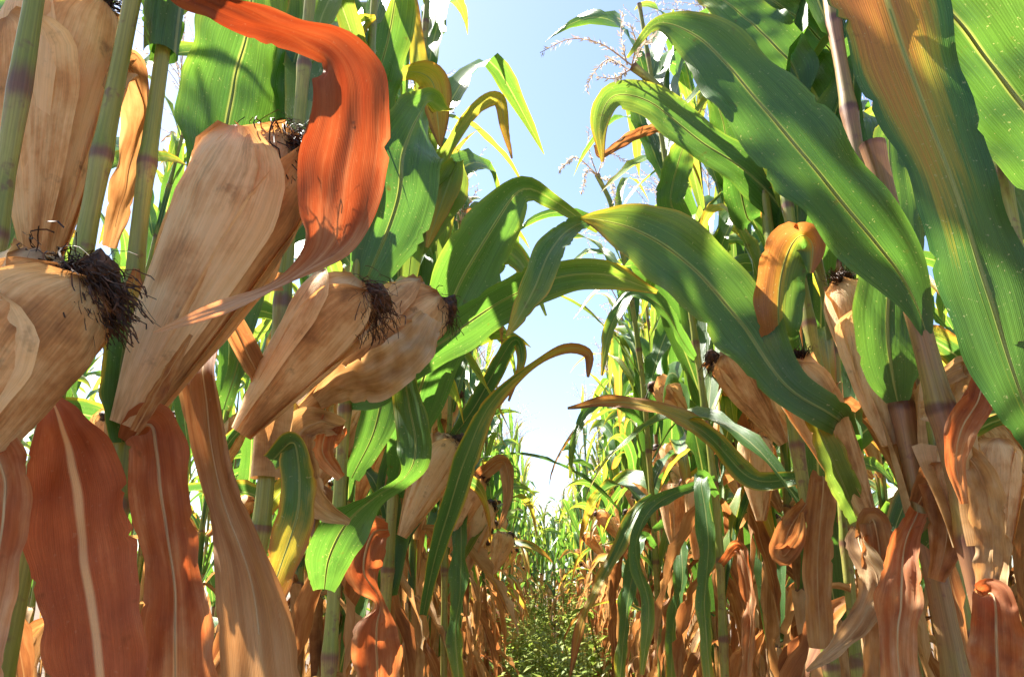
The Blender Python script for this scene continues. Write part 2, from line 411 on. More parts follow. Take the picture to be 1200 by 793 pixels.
# ------------------------------------------------------------------ ears
PROF_T = [0, .06, .18, .35, .55, .72, .85, .94, 1.0]
PROF_R = [.12, .2, .38, .62, .84, .99, .98, .86, .56]
def ear_geos(L, D, seed, n_husk=4, res=1.0, flare=0.15, silk_len=0.05, strands=60, droop=(0, 0, -1), bend=0.0):
    """geometry along +Z: body, husks, silk"""
    r = np.random.default_rng(seed)
    nt, na = max(9, int(22 * res)), max(8, int(26 * res))
    def centre(t):
        return np.stack([bend * L * np.sin(t * 2.2) * t, 0 * t, t * L], -1)
    def sheet(a0, span, t1, off, lift, nt, na, fl):
        t = np.linspace(0, t1, nt)
        a = np.linspace(-.5, .5, na)
        tt, aa = np.meshgrid(t, a, indexing='ij')
        narrow = np.interp(tt / t1, [0, .3, .7, .88, .96, 1], [.9, 1, 1, .86, .6, .25])
        ang = a0 + aa * span * narrow + .25 * (tt - .4) * np.sign(fl + .001)
        rad = D / 2 * np.interp(tt, PROF_T, PROF_R)
        k = r.integers(4, 8)
        p = r.uniform(0, 6.28, 3)
        wr = 1 + .03 * np.sin(ang * k + p[0] + tt * 2) + .024 * np.sin(ang * (2 * k + 3) + p[1] - tt * 3) + .03 * np.sin(tt * 9 + p[2] + ang * 2) + .016 * np.sin(tt * 21 + p[0] + ang * 5)
        edge = (2 * np.abs(aa)) ** 4
        rad = rad * wr + off + lift * edge * (.3 + tt) + fl * D * .5 * np.maximum(0, tt / t1 - .72) ** 1.2 * 1.6
        c = centre(tt)
        return c + np.stack([rad * np.cos(ang), rad * np.sin(ang), 0 * rad], -1)
    body = Geo()
    t = np.linspace(0, 1, nt)
    a = np.linspace(0, 2 * np.pi, na + 1)
    tt, aa = np.meshgrid(t, a, indexing='ij')
    rad = D / 2 * np.interp(tt, PROF_T, PROF_R) * (1 + .015 * np.sin(aa * 7) + .015 * np.sin(aa * 3 + 5 * tt))
    gb = centre(tt) + np.stack([rad * np.cos(aa), rad * np.sin(aa), .004 * np.sin(aa * 9) * (tt > .98)], -1)
    body.grid(gb, 'husk_dry')
    cap = centre(np.array([1.0, 1.0, 1.0]))[:, None] + np.stack([np.stack([q * D / 2 * .56 * np.cos(a), q * D / 2 * .56 * np.sin(a), 0 * a + .006 * (1 - q)], -1) for q in (1.0, .5, .01)])
    body.grid(cap, 'husk_dry')
    husks = []
    a0 = r.uniform(0, 6.28)
    for i in range(n_husk):
        span = r.uniform(2.3, 3.2)
        t1 = [1.03, 1.0, .97, 1.0, .8, .95][i % 6] * r.uniform(.98, 1.03)
        fl = flare * r.uniform(.1, .8)
        husks.append(Geo().grid(sheet(a0 + i * 2.25 + r.uniform(-.3, .3), span, t1, .0010 + .0013 * i, .005, nt, max(7, na // 2), fl), 'husk_dry'))
    silk = Geo()
    top = centre(np.array([1.01]))[0]
    dr = np.array(droop, float)
    lat = dr - np.array([0, 0, dr[2]])
    top = top + lat * D * .2
    m = 9 if res > .8 else 6
    tgt = dr * 1.0 + np.array([0, 0, .1])
    for i in range(strands):
        a_ = r.uniform(0, 6.28); q = np.sqrt(r.uniform(0, 1)) * D * .25
        p = top + np.array([q * np.cos(a_), q * np.sin(a_), -0.004])
        d = norm(np.array([.35 * np.cos(a_), .35 * np.sin(a_), .7]) + dr * .6 + r.normal(0, .3, 3))
        pts = [p]
        ln = silk_len * r.uniform(.45, 1.3)
        for j in range(m):
            x = (j + 1) / m
            d = norm(d + dr * (.5 * x + .25) + r.normal(0, .55, 3))
            p = p + d * ln / m
            pts.append(p)
        pts = np.array(pts)
        wv = norm(r.normal(0, 1, 3)) * r.uniform(.0003, .0006)
        silk.grid(np.stack([pts - wv, pts + wv], 1), 'silk_dark')
    # matted clump under the strands
    nc = 16 if res > .8 else 7
    tt, aa = np.meshgrid(np.linspace(0, 1, nc), np.linspace(0, 2 * np.pi, nc + 6), indexing='ij')
    rad = D * .22 * np.sin(np.pi * np.clip(tt, .02, 1)) ** .7 * (1 + .16 * np.sin(aa * 4 + tt * 7) + .1 * np.sin(aa * 9 - tt * 5) + .08 * np.sin(aa * 3 + tt * 23))
    ax = norm(np.array([0, 0, .5]) + dr * .7)
    e1 = norm(np.cross(ax, np.array([.2, 1, .1]))); e2 = np.cross(ax, e1)
    cl = top - .003 * ax + tt[..., None] * ax * silk_len * .8 + rad[..., None] * (np.cos(aa)[..., None] * e1 + np.sin(aa)[..., None] * e2)
    silk.grid(cl, 'silk_dark')
    return body, husks, silk

EARS = []
for i in range(5):
    b, h, s = ear_geos(U(.18, .22), U(.058, .07), 300 + i, 3, .55, .3, .045, 60, (.7, 0, -.9), U(-.1, .1))
    EARS.append((b, b.mesh('ear'), [(q, q.mesh('husk')) for q in h], s, s.mesh('silk')))

# ------------------------------------------------------------------ tassels
def tassel_geo(seed, nb=11, stem=.16, lean=(0, 0, 1), spread=1.0, dens=34):
    r = np.random.default_rng(seed)
    G = Geo()
    def branch(p0, d0, ln, sag):
        k = 9
        pts = [p0]; d = d0
        for j in range(k):
            d = norm(d + np.array([0, 0, -sag]) / k + r.normal(0, .05, 3))
            pts.append(pts[-1] + d * ln / k)
        pts = np.array(pts)
        G.grid(tube(pts, np.linspace(.0012, .0005, len(pts)), 4), 'tassel_straw')
        cnt = int(dens * ln / .2)
        fs, vs = [], []
        for q in np.linspace(.12, 1, cnt):
            x = q * k; i0 = min(int(x), k - 1)
            b = pts[i0] + (pts[i0 + 1] - pts[i0]) * (x - i0)
            t = norm(pts[i0 + 1] - pts[i0])
            o = norm(np.cross(t, r.normal(0, 1, 3)))
            l = r.uniform(.007, .012)
            e = b + (t * .75 + o * .75) * l
            w = np.cross(t, o) * .0018
            mid = (b + e) / 2 + o * .0006
            g4 = np.array([[b, b + t * .0003], [mid - w, mid + w], [e, e + t * .0003]])
            G.grid(g4, 'tassel_straw')
    up = norm(np.array(lean, float))
    base = np.zeros(3)
    G.grid(tube(np.array([base, up * stem * .5, up * stem]), [.003, .0024, .002], 6), 'tassel_straw')
    branch(up * stem * .9, up, .26, .5 * spread)
    for i in range(nb):
        a = i * 2.4 + r.uniform(-.4, .4)
        o = np.array([np.cos(a), np.sin(a), 0])
        branch(up * stem * (.55 + .5 * i / nb), norm(up + o * r.uniform(.35, .8) * spread), r.uniform(.12, .22), r.uniform(.2, 1.1) * spread)
    return G
pool('tassel', [tassel_geo(500 + i, 8 + i) for i in range(4)])

# ------------------------------------------------------------------ stalks and sheaths
def stalk_geo(Pts, r0, r1, nodes, mat='stalk_green', sides=9, per=5):
    """Pts: polyline (k,3); nodes internodes along it"""
    n = nodes * per + 1
    q = spline(Pts, n)
    v = np.linspace(0, nodes, n)
    fr = np.minimum(v % 1, 1 - v % 1)
    rad = np.linspace(r0, r1, n) * (1 + .16 * np.exp(-(fr / .04) ** 2)) * (.96 + .06 * np.cos((v % 1) * 2 * np.pi))
    return Geo().grid(tube(q, rad, sides), mat, vs=v), q
def sheath_geo(r, L, mat, seed, flare=.5, n=7, m=9):
    q = np.random.default_rng(seed)
    t = np.linspace(0, 1, n)
    a = np.linspace(-2.75, 2.75, m)
    tt, aa = np.meshgrid(t, a, indexing='ij')
    e = (np.abs(aa) / 2.75) ** 3
    rad = r * (1.10 + .06 * np.sin(aa * 3 + q.uniform(0, 6)) + flare * e * tt + .25 * flare * tt ** 3)
    aa2 = aa * (1 - .25 * tt ** 2)
    return Geo().grid(np.stack([rad * np.cos(aa2), rad * np.sin(aa2), tt * L + .02 * L * np.sin(aa * 5 + q.uniform(0, 6)) * tt], -1), mat)
pool('sheath_dry', [sheath_geo(.012, .15, 'leaf_straw', 600 + i, U(.4, 1.2)) for i in range(4)])
pool('sheath_rust', [sheath_geo(.012, .15, 'leaf_rust', 610 + i, U(.4, 1.2)) for i in range(3)])
pool('sheath_green', [sheath_geo(.011, .15, 'leaf_green', 620 + i, U(.2, .5)) for i in range(3)])

# ------------------------------------------------------------------ generic plants
STALKS = []
for i in range(6):
    H = U(2.0, 2.3)
    zs = np.linspace(0, H, 7)
    pts = np.stack([np.cumsum(np.random.default_rng(i).normal(0, .012, 7)), np.cumsum(np.random.default_rng(i + 9).normal(0, .012, 7)), zs], -1)
    pts -= pts[0] * np.array([1, 1, 0])
    gq, q = stalk_geo(pts, .0125, .005, 13, 'stalk_green' if i % 3 else 'stalk_dry', 8, 4)
    STALKS.append((gq, gq.mesh('stalk'), q, H))

def plant_parts(seed, az=None, ears=None, spread=.45, lite=False, ear_az=None):
    """list of (name, geo, mesh, matrix, kids)"""
    r = random.Random(seed)
    out = []
    gq, me, q, H = r.choice(STALKS)
    out.append(('stalk', gq, me, Matrix(), []))
    az = r.uniform(0, 6.28) if az is None else az
    for k in range(2, 14):
        p = Vector(q[k * 4 if k * 4 < len(q) else -1])
        z = p.z
        a = az + math.pi * (k % 2) + r.uniform(-spread, spread) * (2.2 if k < 7 else 1)
        s = r.uniform(.85, 1.1)
        if k < 4:
            if r.random() < .15: continue
            key = r.choice(['leaf_rust', 'leaf_straw', 'leaf_straw'])
        elif k < 7:
            key = r.choice(['leaf_rust', 'leaf_rust', 'leaf_straw', 'leaf_straw', 'leaf_straw', 'leaf_turning', 'leaf_green', 'leaf_green'])
        elif k < 9:
            key = r.choice(['leaf_turning', 'leaf_green', 'leaf_green'])
        elif k < 11:
            key = 'leaf_green' if r.random() > .15 else 'leaf_lime'
        else:
            key = r.choice(['leaf_green', 'leaf_lime', 'leaf_lime'])
            s *= .85 if k < 13 else .65
        if k < 7 and not lite:
            g2, m2 = r.choice(POOL[r.choice(['leaf_rust', 'leaf_straw', 'leaf_straw'])])
            out.append(('leaf', g2, m2, Matrix.Translation(p) @ Matrix.Rotation(r.uniform(0, 6.28), 4, 'Z') @ Matrix.Translation((.008, 0, 0)) @ Matrix.Scale(r.uniform(.7, 1.1), 4), []))
        gl, ml = r.choice(POOL[key])
        M = Matrix.Translation(p) @ Matrix.Rotation(a, 4, 'Z') @ Matrix.Rotation(r.uniform(-.15, .15), 4, 'Y') @ Matrix.Translation((.008, 0, 0)) @ Matrix.Diagonal((s, s * (1 if r.random() > .5 else -1), s, 1))
        out.append(('leaf', gl, ml, M, []))
        if k % 2 == 0 or k < 8:
            kk = 'sheath_dry' if k < 6 else ('sheath_rust' if k < 7 and r.random() < .5 else 'sheath_green')
            if k < 6 and r.random() < .4: kk = 'sheath_rust'
            gs, ms = r.choice(POOL[kk])
            b = Vector(q[(k - 1) * 4])
            taper = 1.08 - .045 * k
            rot = (p - b).to_track_quat('Z', 'Y').to_matrix().to_4x4()
            out.append(('leaf_sheath', gs, ms, Matrix.Translation(b) @ rot @ Matrix.Rotation(r.uniform(0, 6.28), 4, 'Z') @ Matrix.Diagonal((taper, taper, (p - b).length / .15, 1)), []))
    ne = ears if ears is not None else r.choice([1, 1, 2])
    for j in range(ne):
        k = 7 - j
        p = Vector(q[k * 4])
        b, bm, hs, sg, sm = r.choice(EARS)
        a = (az + math.pi * (k % 2) + r.uniform(-.5, .5)) if ear_az is None else ear_az + r.uniform(-1.5, 1.5)
        tilt = R(r.uniform(8, 42))
        s = r.uniform(.86, 1.12)
        M = Matrix.Translation(p) @ Matrix.Rotation(a, 4, 'Z') @ Matrix.Translation((.02, 0, -.01)) @ Matrix.Rotation(tilt, 4, 'Y') @ Matrix.Scale(s, 4)
        out.append(('ear', b, bm, M, [('husk', g_, m_) for g_, m_ in hs] + [('silk', sg, sm)]))
    if lite: return [x for x in out if x[0] != 'leaf_sheath']
    gt, mt = r.choice(POOL['tassel'])
    out.append(('tassel', gt, mt, Matrix.Translation(Vector(q[-1])) @ Matrix.Rotation(r.uniform(0, 6.28), 4, 'Z') @ Matrix.Rotation(r.uniform(.1, .6), 4, 'Y') @ Matrix.Scale(r.uniform(1.1, 1.4), 4), []))
    return out

def build_plant(parts, loc, tilt, rot, s, label, group):
    root = thing('corn_plant', loc, label, 'corn plant', group)
    root.rotation_euler = (tilt[0], tilt[1], rot)
    root.scale = (s, s, s)
    for name, g_, me, M, kids in parts:
        o = link(name, me, root, M)
        for kn, kg, km in kids:
            link(kn, km, o, **({'kind': 'stuff'} if kn == 'silk' else {}))
    return root

# --- detailed plants of the rows beside the path
ROWS = {'left': -0.43, 'right': 0.5}
rq = random.Random(11)
ORD = ['first', 'second', 'third', 'fourth', 'fifth', 'sixth', 'seventh', 'eighth', 'ninth', 'tenth', 'eleventh', 'twelfth']
def detailed(x0, y0, y1, step, label, group, toward, spread=.35, azs=.35, ordinal=None):
    y = y0; i = 0
    while y < y1:
        x = x0 + rq.gauss(0, .03)
        az = math.pi / 2 + rq.gauss(0, azs)
        ne = rq.choice([1, 2, 2])
        parts = plant_parts(rq.randrange(10 ** 6), az, ne, spread, False, 0.0 if x0 < 0 else math.pi)
        lb = label
        if ordinal and i < len(ORD):
            lb = ordinal % (ORD[i], 'one ear' if ne == 1 else 'two ears')
        build_plant(parts, (x, y + rq.gauss(0, .02), 0), (rq.gauss(0, .03), toward * abs(rq.gauss(.0, .04))), rq.gauss(0, .1), rq.uniform(.93, 1.08), lb, group)
        y += step * rq.uniform(.85, 1.15); i += 1
detailed(ROWS['left'], 1.6, 7.0, .135, 'tall ripe corn plant deeper along the left row beside the weedy path', 'corn plants along the left side of the path', -1,
         ordinal='%s plant past the half open brown ear in the left row, with %s')
detailed(ROWS['right'], 1.5, 7.0, .135, 'tall ripe corn plant deeper along the right row beside the weedy path', 'corn plants along the right side of the path', 1,
         ordinal='%s plant past the black tipped ear in the right row, with %s')
detailed(-1.15, .3, 5.0, .28, 'corn plant in the second row, half hidden behind the left row', 'corn plants of the second row on the left', 1, .6, .8)
detailed(1.22, .35, 5.0, .2, 'corn plant in the second row, half hidden behind the right row', 'corn plants of the second row on the right', -1, .6, .8)

# --- far plants: one mesh each (too small in the picture to show parts)
FAR = []
for i in range(6):
    G = Geo()
    for name, g_, me, M, kids in plant_parts(900 + i, math.pi / 2, 2):
        G.merge(g_.moved(M))
        for kn, kg, km in kids: G.merge(kg.moved(M))
    FAR.append((G, G.mesh('corn_plant')))
def far(x0, y0, y1, step, label, group, jit=.04, size=1.0):
    y = y0
    while y < y1:
        G, me = rq.choice(FAR)
        o = link('corn_plant', me, label=label, category='corn plant', group=group)
        o.location = (x0 + rq.gauss(0, jit), y, 0)
        s = rq.uniform(.9, 1.06) * size
        o.rotation_euler = (rq.gauss(0, .04), rq.gauss(0, .04), rq.gauss(0, .35) + math.pi * rq.randrange(2)); o.scale = (s, s, s)
        y += step * rq.uniform(.85, 1.15)
far(ROWS['left'], 7.1, 15, .2, 'small distant corn plant near the far end of the left row', 'distant corn plants of the left row')
far(ROWS['right'], 7.1, 15, .2, 'small distant corn plant near the far end of the right row', 'distant corn plants of the right row')
for x in (-.25, -.12, .02, .14, .26, .36):
    far(x, 9.8 + rq.random() * 2.0, 15, 1.1, 'distant corn plant closing off the far end of the path', 'corn plants at the far end of the path', .1, .86)
G = Geo()
Gl = []
for i in range(4):
    L_g = Geo()
    for name, g_, me, M, kids in plant_parts(950 + i, None, 1, .5, True): L_g.merge(g_.moved(M))
    Gl.append(L_g)
for x0, y0, y1, st in ((-1.15, 5.1, 12, .25), (1.22, 5.1, 12, .25), (-1.9, .3, 8, .34), (1.98, .3, 8, .22), (-2.65, .6, 8, .4), (2.73, .6, 8, .26), (-3.4, 1, 8, .3), (3.5, 1, 8, .3)):
    y = y0
    while y < y1:
        M = Matrix.Translation((x0 + rq.gauss(0, .06), y, 0)) @ Matrix.Rotation(rq.uniform(0, 6.28), 4, 'Z') @ Matrix.Scale(rq.uniform(.9, 1.08), 4)
        G.merge(rq.choice(Gl).moved(M)); y += st
link('background_corn', G.mesh('background_corn'), kind='stuff', label='mass of more corn plants standing behind the nearer rows', category='corn')

# ------------------------------------------------------------------ weeds on the path
def weeds():
    r = np.random.default_rng(5)
    G = Geo()
    for i in range(7000):
        y = 2.5 + 11 * r.uniform() ** .8
        x = np.clip(r.normal(.03, .24), -.5, .6)
        h = r.uniform(.08, .3) * (1.5 if y > 5 and r.uniform() < .4 else .9)
        a = r.uniform(0, 6.28); o = np.array([np.cos(a), np.sin(a), 0]); w = np.array([-o[1], o[0], 0]) * r.uniform(.002, .006)
        t = np.array([0, .5, .8, 1])[:, None]
        c = np.array([x, y, 0]) + np.array([0, 0, h]) * t * (1 - .25 * t) + o * h * r.uniform(.2, .8) * t ** 2
        ww = w * np.array([1, .9, .55, .05])[:, None]
        G.grid(np.stack([c - ww, c + ww], 1), 'weed_green')
    for i in range(420):                      # leafy weeds, taller towards the row feet
        y = 4.5 + 7.5 * r.uniform()
        x = .035 + r.choice((-1, 1)) * r.beta(2, 2) * .45
        h = r.uniform(.2, .5) + abs(x) * r.uniform(.2, 1.2) + max(0, y - 8) * r.uniform(0, .22)
        top = np.array([x + r.normal(0, .1), y + r.normal(0, .1), h]); b = np.array([x, y, 0])
        G.grid(tube(np.array([b, (b + top) / 2 + r.normal(0, .02, 3), top]), [.004, .003, .002], 4), 'weed_green')
        big = r.uniform(.7, 1.5)
        for k in range(int(20 * h / .5)):
            q = r.uniform(.15, 1)
            p = b + (top - b) * q
            a = r.uniform(0, 6.28); o = np.array([np.cos(a), np.sin(a), r.uniform(-.3, .6)]); l = r.uniform(.03, .10) * big
            w = np.array([-np.sin(a), np.cos(a), 0]) * l * r.uniform(.12, .26)
            t = np.array([0, .4, .75, 1])[:, None]
            c = p + o * l * t + np.array([0, 0, -.4 * l]) * t ** 2
            ww = w * np.array([.2, 1, .7, .05])[:, None]
            G.grid(np.stack([c - ww, c + ww], 1), 'weed_green')
    link('path_weeds', G.mesh('path_weeds'), kind='stuff', label='bright green grass and weeds growing on the path between the rows', category='weeds')
weeds()

# ================================================================== the near plants, one by one
#HERO
def hero_plant(label, stalk, wpx, ztop=2.2, mat='stalk_green', group=None, sides=14, node=.155, lean=.5):
    pts = [P(*p) for p in stalk]
    a, b = pts[0], pts[1]
    sl = (b - a) / max(.05, b.z - a.z)
    base = Vector((a.x - sl.x * a.z * lean, a.y - sl.y * a.z * lean, 0))
    c, d = pts[-2], pts[-1]
    allp = [base] + ([base.lerp(a, .5) + Vector((0, 0, 0))] if a.z > .4 else []) + pts
    if d.z < ztop - .1:
        su = (d - c) / max(.05, d.z - c.z)
        su = Vector((max(-.35, min(.35, su.x)), su.y, 1))
        allp.append(d + su * (ztop - d.z))
    root = thing('corn_plant', base, label, 'corn plant', group)
    r0 = px_to_m(pts[0], wpx) / 2
    rel = np.array([tuple(p - base) for p in allp])
    ln = sum((allp[i + 1] - allp[i]).length for i in range(len(allp) - 1))
    gq, q = stalk_geo(rel, r0 * 1.08, r0 * .55 if ztop > 1.6 else r0 * .9, max(3, round(ln / node)), mat, sides, 7)
    link('stalk', gq.mesh('stalk'), root)
    root['q'] = 0
    del root['q']
    return root

HS = [0]
hq = random.Random(21)
def crown(root, stalk, zlo, zhi, step=.13, az=(90, 55), keys=('leaf_green', 'leaf_green', 'leaf_lime')):
    """upper leaves along the stalk that lean away down the row"""
    pts = [P(*p) - root.location for p in stalk]
    c, d = pts[-2], pts[-1]
    su = (d - c) / max(.05, d.z - c.z)
    su = Vector((max(-.35, min(.35, su.x)), su.y, 1))
    z, k = zlo, 0
    while z < zhi:
        if z >= d.z: p = d + su * (z - d.z)
        else:
            for i in range(len(pts) - 1):
                if pts[i].z <= z <= pts[i + 1].z: p = pts[i].lerp(pts[i + 1], (z - pts[i].z) / (pts[i + 1].z - pts[i].z))
        gl, ml = hq.choice(POOL[hq.choice(keys)])
        a = R(az[0] + hq.uniform(-az[1], az[1])) + (R(25) if k % 2 else -R(25))
        sc = hq.uniform(.85, 1.1)
        M = Matrix.Translation(p) @ Matrix.Rotation(a, 4, 'Z') @ Matrix.Translation((.008, 0, 0)) @ Matrix.Diagonal((sc, sc * hq.choice((-1, 1)), sc, 1))
        link('leaf', ml, root, M)
        z += step * hq.uniform(.8, 1.2); k += 1
def hero_leaf(root, ctrl, mat, curl=.45, ruf=.13, waves=3.4, n=64, m=13, rib=True, lift=0.0, label=None, flip=False):
    """ctrl: (px, py, Y, width in px, roll in degrees)"""
    HS[0] += 1
    base = root.location
    c = []
    for px, py, Y, w, ro in ctrl:
        p = P(px, py, Y)
        c.append([*p, px_to_m(p, w), R(ro)])
    q = spline(c, n)
    Pts, W, ro = q[:, :3], np.maximum(q[:, 3], .0006), q[:, 4]
    T = norm(np.gradient(Pts, axis=0))
    V = norm(Pts - np.array([0, 0, CAM_H]))
    C = norm(np.cross(T, V))
    for i in range(1, n):
        if C[i] @ C[i - 1] < 0: C[i] = -C[i]
    for _ in range(2):
        C[1:-1] = norm(C[:-2] + 2 * C[1:-1] + C[2:])
    C = norm(C - T * np.sum(C * T, 1)[:, None])
    N = np.cross(T, C)
    N = N * np.sign(np.sum(N * -V, 1).mean() or 1)
    C2 = C * np.cos(ro)[:, None] + N * np.sin(ro)[:, None]
    N2 = N * np.cos(ro)[:, None] - C * np.sin(ro)[:, None]
    if flip: N2 = -N2
    Pr = Pts - np.array(base)
    lg = leaf_grid(Pr, W, C2, N2, m, curl, ruf, waves, HS[0], lift, .05 if mat == 'leaf_cream_rib' else .10 if mat in DRY_MATS else .03)
    o = link('leaf', Geo().grid(lg, mat).mesh('leaf'), root)
    if label: o['label'] = label
    if rib:
        e = int(n * .93)
        dry = mat in DRY_MATS
        rr_ = np.minimum(np.maximum(.0004, W * (.03 if dry else .02)), .0022) * np.interp(np.linspace(0, 1, n), [0, .5, 1], [1.15, .8, .3])
        link('midrib', Geo().grid(tube(lg[:e, m // 2], rr_[:e], 6), 'midrib_cream' if dry else 'midrib_pale').mesh('midrib'), o)
    return o

def hero_ear(root, base, tip, wpx, husks=5, flare=.25, silk=.045, strands=300, droop=(1, 1), bend=0.0, spin=0.0, label=None, shank=True):
    HS[0] += 1
    a, b = P(*base), P(*tip)
    D = px_to_m((a + b) / 2, wpx) * .84
    L = (b - a).length
    Z = (b - a).normalized()
    rot = Z.to_track_quat('Z', 'Y').to_matrix()
    dv = CR @ Vector((droop[0], -droop[1], .1))
    dl = rot.inverted() @ dv.normalized()
    body, hs, sk = ear_geos(L, D, 700 + HS[0], husks, 1.0, flare, silk, strands, tuple(dl), bend)
    M = Matrix.Translation(a - root.location) @ rot.to_4x4()
    o = link('ear', body.mesh('ear'), root, M)
    for h in hs: link('husk', h.mesh('husk'), o)
    link('silk', sk.mesh('silk'), o, kind='stuff')
    return o

def hero_sheath(root, p0, p1, wpx, mat, flare=.5, spin=0.0):
    HS[0] += 1
    a, b = P(*p0), P(*p1)
    r = px_to_m(a, wpx) / 2
    rot = (b - a).to_track_quat('Z', 'Y').to_matrix().to_4x4()
    link('leaf_sheath', sheath_geo(r, (b - a).length, mat, HS[0], flare, 12, 15).mesh('leaf_sheath'), root,
         Matrix.Translation(a - root.location) @ rot @ Matrix.Rotation(spin, 4, 'Z'))

# ---------------- left row, nearest first
A = hero_plant('near corn plant cut by the left edge, with a big tan ear trailing dark silk', [(-42, 480, .42), (0, 240, .42), (40, 0, .42)], 34, 2.1)
hero_ear(A, (-105, 605, .40), (70, 318, .41), 164, 6, .03, .036, 1300, (.5, .9), -.05)
hero_leaf(A, [(-30, 480, .41, 40, 0), (4, 560, .40, 60, 10), (-4, 660, .39, 54, 5), (-20, 740, .38, 54, 0), (-30, 830, .37, 50, 0)], 'leaf_red', .5, .12)
hero_leaf(A, [(-40, 330, .55, 60, 0), (5, 300, .58, 70, 20), (20, 250, .62, 60, 10), (-30, 160, .62, 40, 0)], 'leaf_green')
B = hero_plant('near corn plant with a fat ear behind its green stalk at the upper left', [(58, 490, .5), (100, 280, .5), (155, 0, .5)], 33, 2.1)
hero_ear(B, (48, 322, .56), (78, 4, .55), 148, 5, .12, .03, 270, (1, .3), .03)
hero_leaf(B, [(62, 470, .46, 20, 0), (72, 498, .45, 55, 10), (88, 560, .44, 105, 15), (98, 650, .43, 112, 10), (112, 740, .42, 106, 5), (122, 840, .41, 92, 0)], 'leaf_cream_rib', .35, .1, 3, rib=False, label='broad rust coloured leaf with a cream midrib')
hero_leaf(B, [(128, 110, .52, 24, 0), (150, 75, .56, 40, 30), (166, 130, .6, 44, 40), (150, 210, .62, 36, 30), (128, 290, .62, 20, 0)], 'leaf_straw', .9)
C_ = hero_plant('near corn plant with a tall tan ear and a long orange leaf curling over it', [(140, 560, .52), (163, 270, .52), (196, 20, .52)], 29, 2.1)
hero_ear(C_, (150, 500, .50), (318, 162, .50), 144, 6, .08, .048, 1100, (.5, 1), .03)
hero_leaf(C_, [(202, -60, .49, 40, 0), (216, -22, .48, 60, 30), (250, 2, .47, 50, 40), (300, 22, .465, 50, 40), (350, 40, .46, 46, 40), (390, 58, .455, 56, 25), (408, 92, .45, 90, 0), (410, 140, .45, 90, 0), (402, 195, .45, 98, 0), (397, 245, .445, 92, 5), (388, 282, .44, 62, 20), (362, 310, .435, 36, 40), (318, 338, .43, 24, 55), (262, 360, .42, 20, 40), (180, 390, .41, 3, 0)], 'leaf_deep_red', .3, .12, 3, 90, 13, rib=False, label='long orange red dry leaf folded over and twisting to a thin tip')
hero_sheath(C_, (188, 64, .52), (199, -30, .52), 34, 'leaf_green', .55, 1.5)
hero_leaf(C_, [(186, 66, .53, 26, 0), (192, 40, .53, 50, 0), (190, -10, .54, 62, 0), (186, -60, .55, 66, 0)], 'leaf_green', 1.0, .05, rib=False)
hero_leaf(C_, [(150, 520, .5, 30, 0), (178, 500, .49, 62, 15), (190, 590, .48, 66, 5), (204, 680, .47, 62, 0), (205, 740, .46, 84, 0), (205, 830, .45, 100, 0)], 'leaf_red', .4, .09)
hero_sheath(C_, (142, 520, .52), (153, 440, .52), 34, 'leaf_straw', .5, 1.0)
D_ = hero_plant('corn plant with a tan sheathed stalk and a blotched ear trailing black silk', [(298, 680, .78), (312, 560, .78), (345, 200, .80)], 27, 2.25)
hero_sheath(D_, (311, 560, .78), (320, 465, .78), 33, 'leaf_straw', .7, .6)
hero_ear(D_, (283, 508, .74), (416, 336, .74), 88, 6, .35, .05, 390, (.15, 1), -.04)
hero_leaf(D_, [(320, 470, .76, 26, 0), (262, 372, .66, 40, 40), (240, 420, .56, 44, 30), (242, 480, .54, 46, 20), (258, 570, .52, 46, 20), (285, 650, .50, 62, 15), (300, 720, .49, 84, 10), (312, 830, .48, 98, 0)], 'leaf_rust', .8, .06, 3, label='long folded brown leaf hanging to the ground')
hero_leaf(D_, [(335, 260, .82, 30, 0), (272, 262, .85, 60, 20), (262, 190, .88, 108, 20), (272, 110, .92, 124, 15), (290, 30, .95, 112, 20), (300, -60, 1.0, 90, 10)], 'leaf_green', .3, .05)
hero_leaf(D_, [(262, 480, .72, 18, 0), (280, 420, .72, 24, 0), (290, 360, .74, 30, 20), (320, 280, .76, 34, 30), (345, 250, .78, 30, 10)], 'leaf_green', .8, .05)
hero_leaf(D_, [(318, 540, .74, 24, 0), (345, 520, .72, 36, 30), (350, 590, .72, 46, 10), (330, 660, .71, 44, 0), (300, 740, .7, 30, 0)], 'leaf_turning', .7, .1)
hero_leaf(D_, [(330, 330, .72, 22, 0), (235, 330, .62, 40, 20), (222, 400, .6, 52, 10), (232, 470, .6, 40, 0), (250, 540, .6, 20, 0)], 'leaf_rust', .6, .08)
E_ = hero_plant('corn plant carrying a pointing ear with a loose orange husk flap', [(392, 680, .98), (404, 480, .98), (420, 260, 1.0)], 19, 2.3)
hero_ear(E_, (352, 478, .86), (506, 348, .88), 84, 6, .45, .035, 360, (.1, 1), -.02)
hero_leaf(E_, [(372, 470, .85, 20, 0), (400, 450, .84, 46, 20), (440, 440, .83, 58, 10), (480, 412, .83, 56, -10), (505, 372, .84, 30, 0)], 'leaf_straw', .5, .12, rib=False, label='loose pale husk flap under the ear')
hero_leaf(E_, [(402, 500, .9, 18, 0), (372, 496, .86, 40, 20), (350, 512, .84, 46, 10), (356, 560, .84, 44, 0), (380, 595, .84, 30, 20), (410, 612, .84, 8, 0)], 'leaf_straw', .9, .15, label='curled brown leaf end')
hero_leaf(E_, [(404, 500, .96, 16, 0), (386, 520, .9, 24, 30), (384, 500, .88, 36, 20), (378, 530, .88, 30, 0), (400, 560, .88, 14, 0)], 'leaf_red', .9, .15)
